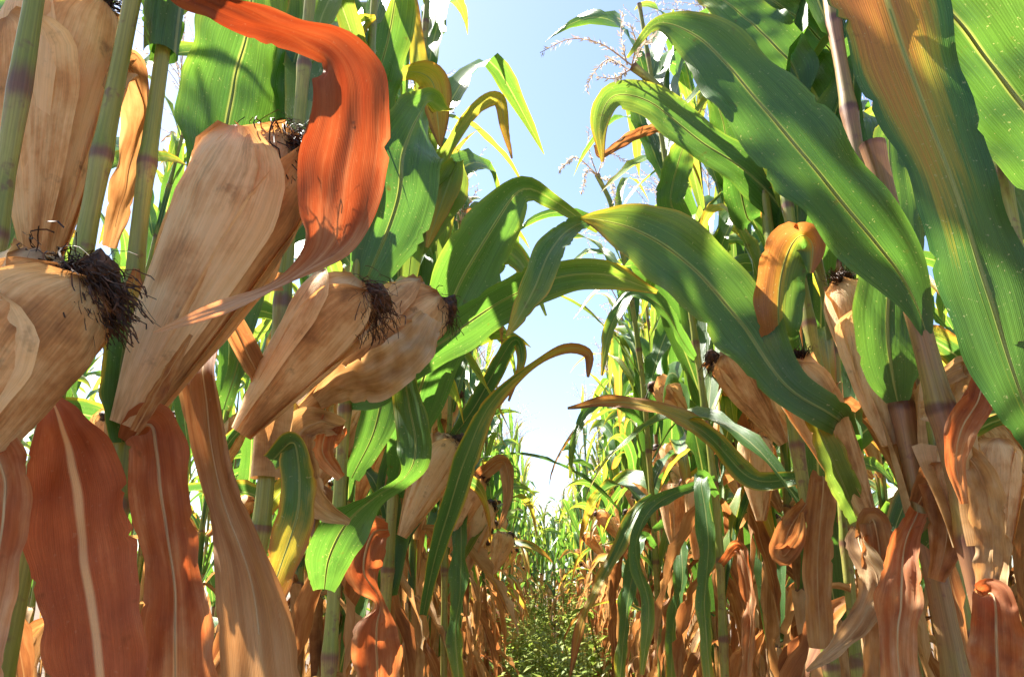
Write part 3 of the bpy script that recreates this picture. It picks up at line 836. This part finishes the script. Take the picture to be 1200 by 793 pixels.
hero_leaf(E_, [(380, 690, .95, 26, 0), (386, 652, .88, 56, 10), (405, 615, .87, 58, 25), (440, 582, .87, 34, 50), (474, 560, .87, 26, 45), (487, 528, .87, 44, -15), (480, 475, .89, 40, -25), (470, 425, .91, 24, -10), (462, 390, .93, 6, 0)], 'leaf_green', .5, .06, label='dark green leaf folded at the middle')
hero_leaf(E_, [(408, 470, .98, 20, 0), (440, 462, .96, 32, 10), (478, 428, .95, 46, 30), (530, 392, .95, 54, 30), (590, 352, .97, 56, 25), (650, 326, 1.0, 42, 10), (710, 322, 1.02, 36, 10), (770, 342, 1.03, 5, 0)], 'leaf_green', .4, .05, label='green leaf arching over the path to the right')
hero_leaf(E_, [(412, 560, 1.0, 20, 0), (440, 500, 1.0, 44, 10), (450, 430, 1.02, 60, 0), (440, 360, 1.05, 62, 0), (410, 310, 1.1, 20, 0)], 'leaf_green', .4, .1)
hero_leaf(E_, [(420, 345, 1.0, 26, 0), (442, 300, 1.0, 66, 0), (466, 235, 1.0, 92, 10), (474, 175, 1.02, 88, 10), (500, 120, 1.1, 40, 60), (520, 130, 1.2, 30, 60)], 'leaf_green', .35, .06)
F_ = hero_plant('corn plant with a half open brown ear and a rust leaf hanging on its stalk', [(448, 760, 1.4), (462, 560, 1.4), (484, 240, 1.45)], 17, 2.4)
hero_ear(F_, (470, 628, 1.36), (524, 512, 1.36), 54, 4, .25, .05, 240, (.3, 1), 0)
hero_leaf(F_, [(455, 620, 1.36, 14, 0), (436, 626, 1.32, 40, 10), (426, 668, 1.3, 44, 0), (445, 705, 1.3, 16, 40), (441, 745, 1.28, 56, 0), (444, 830, 1.26, 50, 0)], 'leaf_red', .4, .1, label='rust leaf pinched in the middle')
hero_leaf(F_, [(462, 580, 1.4, 20, 0), (488, 470, 1.2, 62, 20), (512, 400, 1.12, 78, 25), (545, 320, 1.1, 84, 25), (580, 262, 1.1, 68, 20), (612, 222, 1.1, 36, 10), (650, 236, 1.1, 22, 40), (700, 272, 1.1, 4, 0)], 'leaf_green', .4, .05, label='wide green leaf with a withered brown tip reaching over the path')
hero_leaf(F_, [(496, 720, 1.38, 10, 0), (508, 660, 1.3, 18, 20), (524, 605, 1.25, 28, 20), (546, 535, 1.22, 32, 25), (577, 470, 1.22, 24, 30), (625, 427, 1.22, 12, 50), (662, 408, 1.22, 14, 20), (690, 414, 1.22, 15, 30), (689, 442, 1.2, 3, 0)], 'leaf_turning', .5, .1, label='yellow edged leaf with a purple brown tip')
hero_leaf(F_, [(500, 470, 1.3, 12, 0), (580, 300, 1.25, 36, 10), (640, 345, 1.2, 4, 0)], 'leaf_green', .5, .1)
hero_leaf(F_, [(700, 255, 1.1, 6, 0), (668, 268, 1.0, 24, 20), (644, 296, .95, 36, 15), (626, 338, .93, 36, 0), (606, 375, .92, 18, 20), (593, 394, .92, 3, 0)], 'leaf_green', .5, .1, label='bluish green leaf tip hanging over the path')
hero_leaf(F_, [(478, 330, 1.4, 20, 0), (492, 230, 1.4, 40, 0), (520, 180, 1.4, 20, 30), (556, 128, 1.4, 16, 20), (584, 116, 1.4, 18, 10), (592, 150, 1.4, 12, 30), (600, 186, 1.4, 2, 0)], 'leaf_lime', .5, .1)
hero_leaf(F_, [(480, 280, 1.4, 20, 0), (455, 150, 1.3, 30, 0), (452, 95, 1.3, 22, 40), (482, 84, 1.3, 24, 40), (506, 95, 1.3, 40, 0), (512, 130, 1.3, 34, 0), (516, 172, 1.3, 4, 0)], 'leaf_lime', .5, .1)
hero_leaf(F_, [(482, 300, 1.4, 22, 0), (510, 250, 1.4, 44, 10), (530, 210, 1.4, 44, 20), (536, 190, 1.4, 20, 60), (520, 230, 1.38, 30, 0), (500, 290, 1.36, 4, 0)], 'leaf_lime', .5, .1)

# ---------------- right row
J = hero_plant('nearest right-hand corn plant with a huge yellow streaked leaf, its stalk past the right edge', [(1260, 700, .62), (1222, 470, .62), (1180, 250, .62)], 30, 1.5)
hero_leaf(J, [(1222, 520, .60, 40, 0), (1194, 455, .58, 72, 10), (1160, 350, .57, 102, 10), (1124, 235, .56, 84, 5), (1096, 160, .56, 92, 5), (1062, 70, .56, 110, 5), (1030, -30, .56, 118, 0)], 'leaf_striped', .25, .1, 3, 60, label='huge leaf streaked orange yellow along its middle')
hero_leaf(J, [(1290, 280, .6, 50, 0), (1230, 170, .58, 110, 10), (1165, 80, .57, 148, 15), (1085, -20, .56, 150, 10), (1040, -80, .56, 120, 0)], 'leaf_green', .3, .05, 2.5, label='broad glossy dark leaf in the upper right corner')
hero_leaf(J, [(1230, 480, .6, 30, 0), (1215, 350, .58, 50, 20), (1190, 345, .58, 44, 20), (1200, 400, .57, 30, 0)], 'leaf_turning', .5, .1)
H_ = hero_plant('right-hand corn plant with a bare brown topped stalk under a huge green leaf', [(1150, 690, .78), (1116, 530, .78), (1076, 376, .78)], 34, 1.32, 'stalk_dry')
hero_leaf(H_, [(1086, 392, .77, 14, 20), (1076, 362, .765, 34, 20), (1055, 322, .757, 62, 15), (1025, 284, .75, 84, 15), (975, 222, .75, 96, 15), (915, 150, .76, 98, 15), (855, 80, .78, 80, 15), (815, 42, .8, 56, 10), (770, 28, .82, 18, 30), (735, 68, .83, 3, 0)], 'leaf_green', .3, .11, 3.5, 70, label='huge green leaf rising across the sky to the upper left')
hero_leaf(H_, [(1120, 510, .78, 20, 0), (1150, 440, .75, 26, 30), (1146, 470, .74, 36, 10), (1128, 500, .73, 40, 0), (1120, 540, .73, 26, 0), (1130, 590, .73, 10, 0)], 'leaf_red', .9, .15)
hero_sheath(H_, (1140, 640, .78), (1114, 515, .78), 40, 'leaf_straw', .9, 2.0)
hero_leaf(H_, [(1120, 520, .77, 20, 0), (1150, 560, .75, 40, 0), (1165, 640, .75, 44, 20), (1160, 700, .75, 36, 0)], 'leaf_straw', .9, .15)
hero_leaf(H_, [(1150, 700, .76, 22, 0), (1165, 700, .72, 44, 0), (1168, 760, .71, 66, 0), (1172, 840, .7, 60, 0)], 'leaf_red', .9, .15)
hero_leaf(H_, [(1095, 450, .8, 20, 0), (1130, 430, .8, 30, 20), (1105, 475, .82, 40, 10), (1080, 480, .85, 20, 0)], 'leaf_straw', .7, .15)
I_ = hero_plant('corn plant with a slender upright ear behind a dark green leaf on the right', [(1112, 750, .88), (1078, 590, .88), (1050, 440, .88), (1020, 270, .9)], 34, 2.1, 'stalk_dry')
hero_ear(I_, (1044, 522, .90), (990, 334, .90), 58, 5, .2, .02, 270, (-.3, -.4), .03)
hero_leaf(I_, [(1052, 470, .86, 26, 0), (1046, 440, .85, 58, 0), (1040, 390, .84, 76, 0), (1042, 330, .84, 70, 10), (1048, 240, .85, 56, 20), (1042, 160, .86, 36, 20), (1060, 110, .88, 10, 0)], 'leaf_green', .4, .06)
hero_leaf(I_, [(1076, 600, .86, 24, 0), (1060, 640, .82, 34, 0), (1056, 700, .80, 56, 10), (1052, 760, .79, 46, 0), (1060, 840, .78, 50, 0)], 'leaf_red', .9, .15)
hero_sheath(I_, (1082, 600, .88), (1052, 455, .88), 36, 'leaf_straw', .6, 2.5)
hero_leaf(I_, [(1085, 640, .86, 22, 0), (1110, 610, .84, 30, 10), (1130, 560, .85, 34, 20), (1115, 520, .86, 8, 0)], 'leaf_green', .5, .1)
hero_leaf(I_, [(1076, 590, .86, 22, 0), (1096, 560, .83, 40, 10), (1110, 620, .82, 44, 0), (1098, 680, .82, 20, 0)], 'leaf_rust', .8, .15)
L_ = hero_plant('corn plant with a pale brown tipped ear and a curled straw leaf at its foot', [(1024, 720, .98), (1000, 600, .98), (960, 440, .98), (930, 280, 1.0)], 21, 2.15)
hero_ear(L_, (1020, 612, .95), (932, 424, .95), 62, 5, .2, .018, 240, (-.1, -.6), 0)
hero_leaf(L_, [(1008, 620, .96, 20, 0), (1008, 640, .93, 34, 30), (1028, 680, .9, 38, 20), (1010, 728, .88, 34, 20), (975, 765, .87, 20, 30), (945, 786, .86, 4, 0)], 'leaf_straw', .8, .1, label='curled straw leaf pointing at the path')
hero_leaf(L_, [(1005, 610, .96, 20, 0), (985, 560, .93, 36, 10), (958, 500, .92, 30, 30), (946, 480, .92, 10, 0)], 'leaf_lime', .6, .08)
hero_leaf(L_, [(1010, 640, .95, 20, 0), (1024, 610, .93, 36, 0), (1034, 690, .92, 44, 0), (1030, 800, .9, 40, 0)], 'leaf_rust', .8, .1)
K_ = hero_plant('corn plant whose black tipped ear hides under a long green leaf reaching over the path', [(968, 740, 1.1), (950, 620, 1.1), (926, 470, 1.1), (905, 300, 1.12)], 20, 2.25)
hero_ear(K_, (918, 520, 1.16), (848, 414, 1.16), 50, 4, .15, .03, 210, (-.5, 1), 0)
hero_leaf(K_, [(1000, 520, 1.0, 20, 0), (986, 496, .93, 34, 20), (972, 484, .9, 42, 5), (920, 450, .92, 54, 10), (868, 378, .97, 84, 15), (810, 312, .98, 88, 15), (750, 272, 1.0, 72, 10), (705, 258, 1.02, 28, 10), (680, 256, 1.04, 3, 0)], 'leaf_green', .35, .11, 3.5, 70, label='long green leaf reaching left over the path with a blunt folded base')
hero_leaf(K_, [(935, 440, .97, 20, 0), (915, 395, .95, 44, 0), (914, 335, .94, 58, 0), (926, 290, .94, 54, 10), (940, 276, .94, 46, 50), (952, 288, .92, 34, 20), (950, 320, .91, 8, 0)], 'leaf_half_rust', .3, .12, label='folded leaf half yellow green and half rust')
hero_leaf(K_, [(945, 590, 1.08, 18, 0), (925, 620, 1.05, 32, 0), (918, 650, 1.04, 30, 20), (935, 630, 1.02, 22, 0), (940, 600, 1.0, 6, 0)], 'leaf_rust', 1.0, .2)
hero_leaf(K_, [(950, 600, 1.08, 18, 0), (965, 560, 1.06, 30, 0), (958, 660, 1.04, 36, 0), (962, 760, 1.03, 30, 0)], 'leaf_rust', .8, .15)
hero_leaf(K_, [(940, 560, 1.1, 16, 0), (880, 560, 1.2, 26, 10), (830, 510, 1.25, 26, 30), (780, 482, 1.3, 22, 40), (720, 471, 1.33, 18, 40), (665, 478, 1.35, 3, 0)], 'leaf_turning', .5, .1)
N_ = hero_plant('tall right-hand corn plant whose upper leaves arch left and droop with rust tips', [(985, 560, 1.15), (978, 420, 1.15), (952, 290, 1.15), (905, 230, 1.15), (830, 150, 1.15), (742, 78, 1.15)], 13, 1.2)
hero_leaf(N_, [(955, 290, 1.14, 20, 0), (930, 262, 1.13, 44, 20), (880, 205, 1.12, 50, 25), (820, 165, 1.12, 48, 25), (765, 122, 1.12, 44, 20), (722, 112, 1.12, 36, 20), (704, 140, 1.12, 24, 20), (706, 190, 1.12, 4, 0)], 'leaf_green', .4, .06, 3, 56)
hero_leaf(N_, [(790, 150, 1.2, 10, 0), (765, 152, 1.18, 14, 20), (735, 165, 1.17, 16, 30), (705, 183, 1.16, 8, 30), (697, 170, 1.16, 4, 0)], 'leaf_rust', .8, .1)
hero_leaf(N_, [(880, 260, 1.18, 26, 0), (874, 250, 1.17, 36, 0), (862, 200, 1.16, 44, 20), (846, 140, 1.16, 34, 30), (832, 82, 1.16, 20, 0)], 'leaf_green', .5, .1)
hero_leaf(N_, [(800, 260, 1.3, 26, 0), (786, 235, 1.28, 34, 0), (795, 190, 1.28, 34, 10), (806, 160, 1.28, 14, 0)], 'leaf_green', .5, .1)
hero_leaf(N_, [(940, 110, 1.0, 20, 0), (930, 80, 1.0, 56, 20), (900, 45, 1.0, 64, 20), (860, 10, 1.02, 50, 20), (820, -20, 1.05, 30, 0)], 'leaf_green', .4, .1)
mixk = ('leaf_green', 'leaf_green', 'leaf_green', 'leaf_turning', 'leaf_lime')
crown(F_, [(448, 760, 1.4), (462, 560, 1.4), (484, 240, 1.45)], .85, 1.25, .10, (105, 40), mixk)
crown(D_, [(298, 680, .78), (312, 560, .78), (345, 200, .80)], 1.25, 2.2, .13, (115, 40))
crown(E_, [(392, 680, .98), (404, 480, .98), (420, 260, 1.0)], 1.3, 2.2, .11, (115, 40))
crown(F_, [(448, 760, 1.4), (462, 560, 1.4), (484, 240, 1.45)], 1.2, 2.3, .11, (115, 40))
crown(I_, [(1112, 750, .88), (1078, 590, .88), (1050, 440, .88), (1020, 270, .9)], 1.2, 2.0, .12, (50, 40))
crown(L_, [(1024, 720, .98), (1000, 600, .98), (960, 440, .98), (930, 280, 1.0)], 1.25, 2.1, .12, (50, 40))
crown(K_, [(968, 740, 1.1), (950, 620, 1.1), (926, 470, 1.1), (905, 300, 1.12)], 1.25, 2.2, .12, (50, 40))
def hero_tassel(root, branches, seed, size=1.0, dens=320):
    """each branch is a list of (px, py, Y); spikelets sit all round it"""
    r = np.random.default_rng(seed)
    G = Geo()
    for br in branches:
        q = spline([tuple(P(*b) - root.location) for b in br], 14)
        ln = np.linalg.norm(np.diff(q, axis=0), axis=1).sum()
        G.grid(tube(q, np.linspace(.0016, .0006, 14) * size, 5), 'tassel_straw')
        for x in np.linspace(.15, 1, max(8, int(dens * ln))) * 12.9:
            i0 = int(x)
            b = q[i0] + (q[i0 + 1] - q[i0]) * (x - i0)
            t = norm(q[i0 + 1] - q[i0]); o = norm(np.cross(t, r.normal(0, 1, 3))); l = r.uniform(.008, .013) * size
            e = b + (t * .7 + o * .75) * l; w = np.cross(t, o) * .0017 * size; mid = (b + e) / 2
            G.grid(np.array([[b, b + t * .0003], [mid - w, mid + w], [e, e + t * .0003]]), 'tassel_straw')
    link('tassel', G.mesh('tassel'), root)
hero_tassel(N_, [[(742, 78, 1.15), (705, 52, 1.14), (668, 46, 1.13), (633, 62, 1.12)], [(735, 76, 1.15), (728, 45, 1.16), (729, 16, 1.17)], [(738, 82, 1.15), (712, 70, 1.2), (690, 95, 1.24), (688, 108, 1.25)],
                 [(738, 82, 1.15), (720, 92, 1.1), (700, 90, 1.08)], [(742, 78, 1.15), (752, 55, 1.2), (768, 42, 1.24)], [(740, 80, 1.15), (745, 50, 1.1), (738, 28, 1.08)]], 77)
O_ = hero_plant('thin right-hand corn plant with a purple brown upper stalk between two big leaves', [(1075, 420, 1.05), (1030, 200, 1.05), (995, 100, 1.05)], 14, 1.9)
hero_leaf(O_, [(1040, 290, 1.04, 26, 0), (1038, 260, 1.03, 46, 0), (1036, 200, 1.02, 50, 10), (1046, 150, 1.03, 34, 0), (1060, 110, 1.05, 10, 0)], 'leaf_green', .4, .06)
hero_leaf(O_, [(1000, 110, 1.05, 24, 0), (985, 75, 1.04, 50, 20), (945, 30, 1.03, 60, 20), (890, -10, 1.03, 50, 10)], 'leaf_green', .4, .06)
hero_leaf(O_, [(1010, 160, 1.06, 18, 0), (985, 140, 1.1, 34, 0), (976, 90, 1.15, 34, 10), (1000, 30, 1.2, 20, 0)], 'leaf_green', .4, .06)

# tassels and drooping leaves nearer the middle of the path
Q_ = hero_plant('corn plant of the right row whose long green leaves droop twisted onto the path', [(775, 790, 2.4), (765, 600, 2.4), (750, 420, 2.4), (722, 260, 2.4), (700, 205, 2.4)], 8, 1.3)
hero_tassel(Q_, [[(700, 205, 2.4), (690, 175, 2.4), (690, 150, 2.4)], [(700, 205, 2.4), (712, 180, 2.45), (735, 190, 2.5)], [(702, 208, 2.4), (688, 200, 2.35), (682, 225, 2.3)], [(702, 208, 2.4), (716, 215, 2.3), (722, 245, 2.25)], [(700, 205, 2.4), (675, 185, 2.3), (655, 200, 2.2)]], 78, 1.4, 220)
hero_leaf(Q_, [(764, 580, 2.38, 6, 0), (745, 600, 2.3, 16, 25), (722, 650, 2.25, 21, 35), (700, 690, 2.22, 18, 55), (682, 730, 2.2, 16, 45), (668, 792, 2.2, 3, 0)], 'leaf_turning', .5, .15)
hero_leaf(Q_, [(768, 640, 2.38, 6, 0), (752, 630, 2.3, 17, 45), (740, 680, 2.25, 24, 35), (732, 740, 2.22, 21, 55), (726, 800, 2.2, 12, 0)], 'leaf_green', .6, .2)
hero_leaf(Q_, [(766, 620, 2.38, 6, 0), (790, 610, 2.3, 16, 45), (800, 670, 2.2, 22, 35), (790, 730, 2.2, 22, 55), (786, 810, 2.2, 12, 0)], 'leaf_green', .6, .2)
hero_leaf(Q_, [(757, 500, 2.4, 6, 0), (720, 470, 2.3, 15, 20), (690, 480, 2.25, 13, 20), (672, 520, 2.2, 9, 20), (668, 560, 2.2, 3, 0)], 'leaf_green', .5, .15)
T_ = hero_plant('corn plant of the right row with wide green leaves hanging straight down beside rust ones', [(850, 800, 1.7), (840, 600, 1.7), (815, 400, 1.7), (790, 250, 1.7)], 12, 2.3)
hero_leaf(T_, [(840, 580, 1.68, 7, 0), (822, 560, 1.6, 18, 25), (830, 630, 1.55, 26, 35), (826, 710, 1.52, 22, 45), (832, 800, 1.5, 16, 25)], 'leaf_green', .6, .2)
hero_leaf(T_, [(838, 560, 1.68, 7, 0), (770, 590, 1.6, 18, 25), (745, 640, 1.58, 21, 55), (760, 710, 1.55, 21, 35), (752, 790, 1.55, 6, 0)], 'leaf_green', .6, .2)
hero_leaf(T_, [(845, 660, 1.68, 9, 0), (866, 640, 1.62, 16, 25), (880, 700, 1.58, 22, 45), (876, 800, 1.55, 16, 25)], 'leaf_red', .8, .2)
hero_leaf(T_, [(815, 420, 1.7, 7, 0), (800, 400, 1.65, 18, 45), (776, 360, 1.6, 23, 45), (740, 345, 1.6, 21, 45), (715, 385, 1.58, 15, 20), (705, 440, 1.55, 3, 0)], 'leaf_green', .5, .15)
crown(T_, [(850, 800, 1.7), (840, 600, 1.7), (815, 400, 1.7), (790, 250, 1.7)], 1.2, 2.2, .12, (55, 40))
V_ = hero_plant('corn plant of the left row topped by a pale tassel against the sky', [(520, 790, 2.0), (522, 640, 2.0), (530, 420, 2.0), (540, 260, 2.0)], 10, 1.9)
hero_tassel(V_, [[(540, 260, 2.0), (545, 225, 2.0), (548, 190, 2.0)], [(540, 260, 2.0), (552, 235, 2.0), (560, 222, 2.0)], [(540, 260, 2.0), (536, 235, 2.0), (538, 215, 2.0)], [(540, 262, 2.0), (526, 250, 2.0), (520, 240, 2.0)], [(540, 262, 2.0), (556, 255, 1.9), (566, 240, 1.9)]], 79, 1.3, 240)
hero_leaf(V_, [(522, 640, 1.98, 8, 0), (538, 600, 1.9, 20, 25), (540, 680, 1.85, 28, 45), (534, 740, 1.84, 23, 45), (538, 800, 1.82, 16, 0)], 'leaf_green', .6, .2)
hero_leaf(V_, [(524, 600, 1.98, 8, 0), (560, 560, 1.9, 17, 0), (590, 540, 1.85, 19, 20), (596, 580, 1.82, 14, 20), (585, 620, 1.8, 3, 0)], 'leaf_rust', .8, .2)
crown(V_, [(520, 790, 2.0), (522, 640, 2.0), (530, 420, 2.0), (540, 260, 2.0)], 1.3, 1.9, .12, (115, 40))
crown(T_, [(850, 800, 1.7), (840, 600, 1.7), (815, 400, 1.7), (790, 250, 1.7)], .85, 1.25, .10, (75, 40), mixk)
crown(Q_, [(775, 790, 2.4), (765, 600, 2.4), (750, 420, 2.4), (722, 260, 2.4)], .9, 1.8, .13, (75, 40), mixk)
for base, tip, w in (((792, 650, 2.2), (786, 568, 2.2), 34), ((816, 655, 1.95), (820, 560, 1.95), 36), ((752, 640, 2.6), (750, 600, 2.55), 30)):
    hero_ear(Q_ if base[2] > 2 else T_, base, tip, w, 4, .2, .03, 80, (.1, .6), 0)
hero_ear(K_, (892, 610, 1.3), (884, 512, 1.3), 42, 4, .25, .03, 80, (.1, .6), 0)
hero_ear(H_, (1140, 640, .80), (1118, 520, .80), 50, 5, .3, .02, 120, (.1, .6), 0)
hero_ear(H_, (1172, 650, .84), (1160, 520, .84), 50, 5, .3, .02, 120, (.1, .6), 0)
hero_ear(V_, (524, 640, 1.9), (556, 556, 1.9), 42, 4, .25, .04, 100, (.5, .8), 0)
hero_ear(V_, (548, 668, 2.1), (568, 588, 2.1), 36, 4, .25, .04, 100, (.2, .8), 0)
hero_ear(V_, (578, 672, 2.7), (592, 625, 2.7), 26, 4, .25, .04, 80, (.2, .8), 0)
# upper leaves of the left row against the sky
hero_leaf(F_, [(478, 260, 1.42, 20, 0), (440, 180, 1.3, 34, 0), (440, 110, 1.25, 50, 10), (456, 40, 1.25, 56, 10), (468, -30, 1.25, 44, 0)], 'leaf_green', .6, .15)
hero_leaf(F_, [(482, 240, 1.42, 18, 0), (504, 160, 1.4, 22, 0), (490, 70, 1.4, 24, 20), (478, -20, 1.4, 14, 0)], 'leaf_lime', .7, .15)
hero_leaf(D_, [(338, 240, .84, 22, 0), (346, 170, .9, 40, 10), (342, 90, .95, 50, 10), (356, 20, 1.0, 44, 0), (350, -40, 1.0, 30, 0)], 'leaf_green', .6, .15)
hero_leaf(D_, [(336, 280, .82, 22, 0), (362, 250, .85, 34, 20), (378, 170, .9, 40, 20), (392, 90, .95, 40, 30), (420, 30, 1.0, 28, 30), (440, 20, 1.0, 6, 0)], 'leaf_green', .6, .15)
hero_leaf(V_, [(534, 380, 2.0, 12, 0), (512, 300, 1.95, 26, 0), (520, 240, 1.95, 34, 10), (530, 200, 1.95, 30, 30), (540, 205, 1.93, 16, 20), (545, 235, 1.92, 3, 0)], 'leaf_lime', .6, .15)
hero_leaf(V_, [(532, 420, 2.0, 12, 0), (500, 330, 1.95, 30, 0), (492, 260, 1.95, 36, 10), (500, 200, 1.95, 28, 0), (516, 150, 1.95, 8, 0)], 'leaf_green', .6, .15)
hero_leaf(V_, [(530, 440, 2.0, 12, 0), (566, 330, 1.95, 24, 10), (590, 290, 1.9, 24, 30), (612, 300, 1.88, 18, 20), (640, 370, 1.86, 3, 0)], 'leaf_green', .6, .15)
hero_leaf(V_, [(526, 520, 2.0, 12, 0), (560, 470, 1.95, 22, 10), (600, 400, 1.9, 20, 30), (612, 420, 1.88, 12, 20), (596, 470, 1.86, 3, 0)], 'leaf_turning', .6, .15)
hero_leaf(C_, [(143, 518, .5, 30, 0), (140, 450, .5, 46, 0), (150, 375, .5, 42, 0), (160, 315, .505, 8, 0)], 'leaf_turning', .9, .06)
hero_leaf(C_, [(158, 505, .46, 14, 0), (188, 452, .455, 20, 20), (224, 392, .45, 5, 0)], 'leaf_rust', .9, .08)
hero_leaf(J, [(1215, 420, .8, 16, 0), (1190, 330, .85, 36, 10), (1165, 250, .9, 44, 10), (1140, 190, .95, 38, 30), (1120, 165, 1.0, 6, 0)], 'leaf_green', .6, .15)
hero_leaf(J, [(1220, 300, .8, 16, 0), (1190, 230, .9, 26, 20), (1165, 180, .95, 24, 40), (1160, 210, .95, 16, 20), (1165, 260, .95, 3, 0)], 'leaf_lime', .7, .15)
slim = ('leaf_slender', 'leaf_slender', 'leaf_slender', 'leaf_rust')
crown(K_, [(968, 740, 1.1), (950, 620, 1.1), (926, 470, 1.1), (905, 300, 1.12)], .85, 1.5, .10, (60, 60), slim)
crown(L_, [(1024, 720, .98), (1000, 600, .98), (960, 440, .98), (930, 280, 1.0)], .85, 1.5, .11, (50, 50), slim)
crown(T_, [(850, 800, 1.7), (840, 600, 1.7), (815, 400, 1.7), (790, 250, 1.7)], .85, 2.0, .09, (80, 70), slim)
crown(Q_, [(775, 790, 2.4), (765, 600, 2.4), (750, 420, 2.4), (722, 260, 2.4)], .85, 2.0, .09, (90, 70), slim)
crown(V_, [(520, 790, 2.0), (522, 640, 2.0), (530, 420, 2.0), (540, 260, 2.0)], .85, 1.9, .10, (100, 60), slim)
crown(F_, [(448, 760, 1.4), (462, 560, 1.4), (484, 240, 1.45)], .85, 2.0, .11, (110, 50), slim)
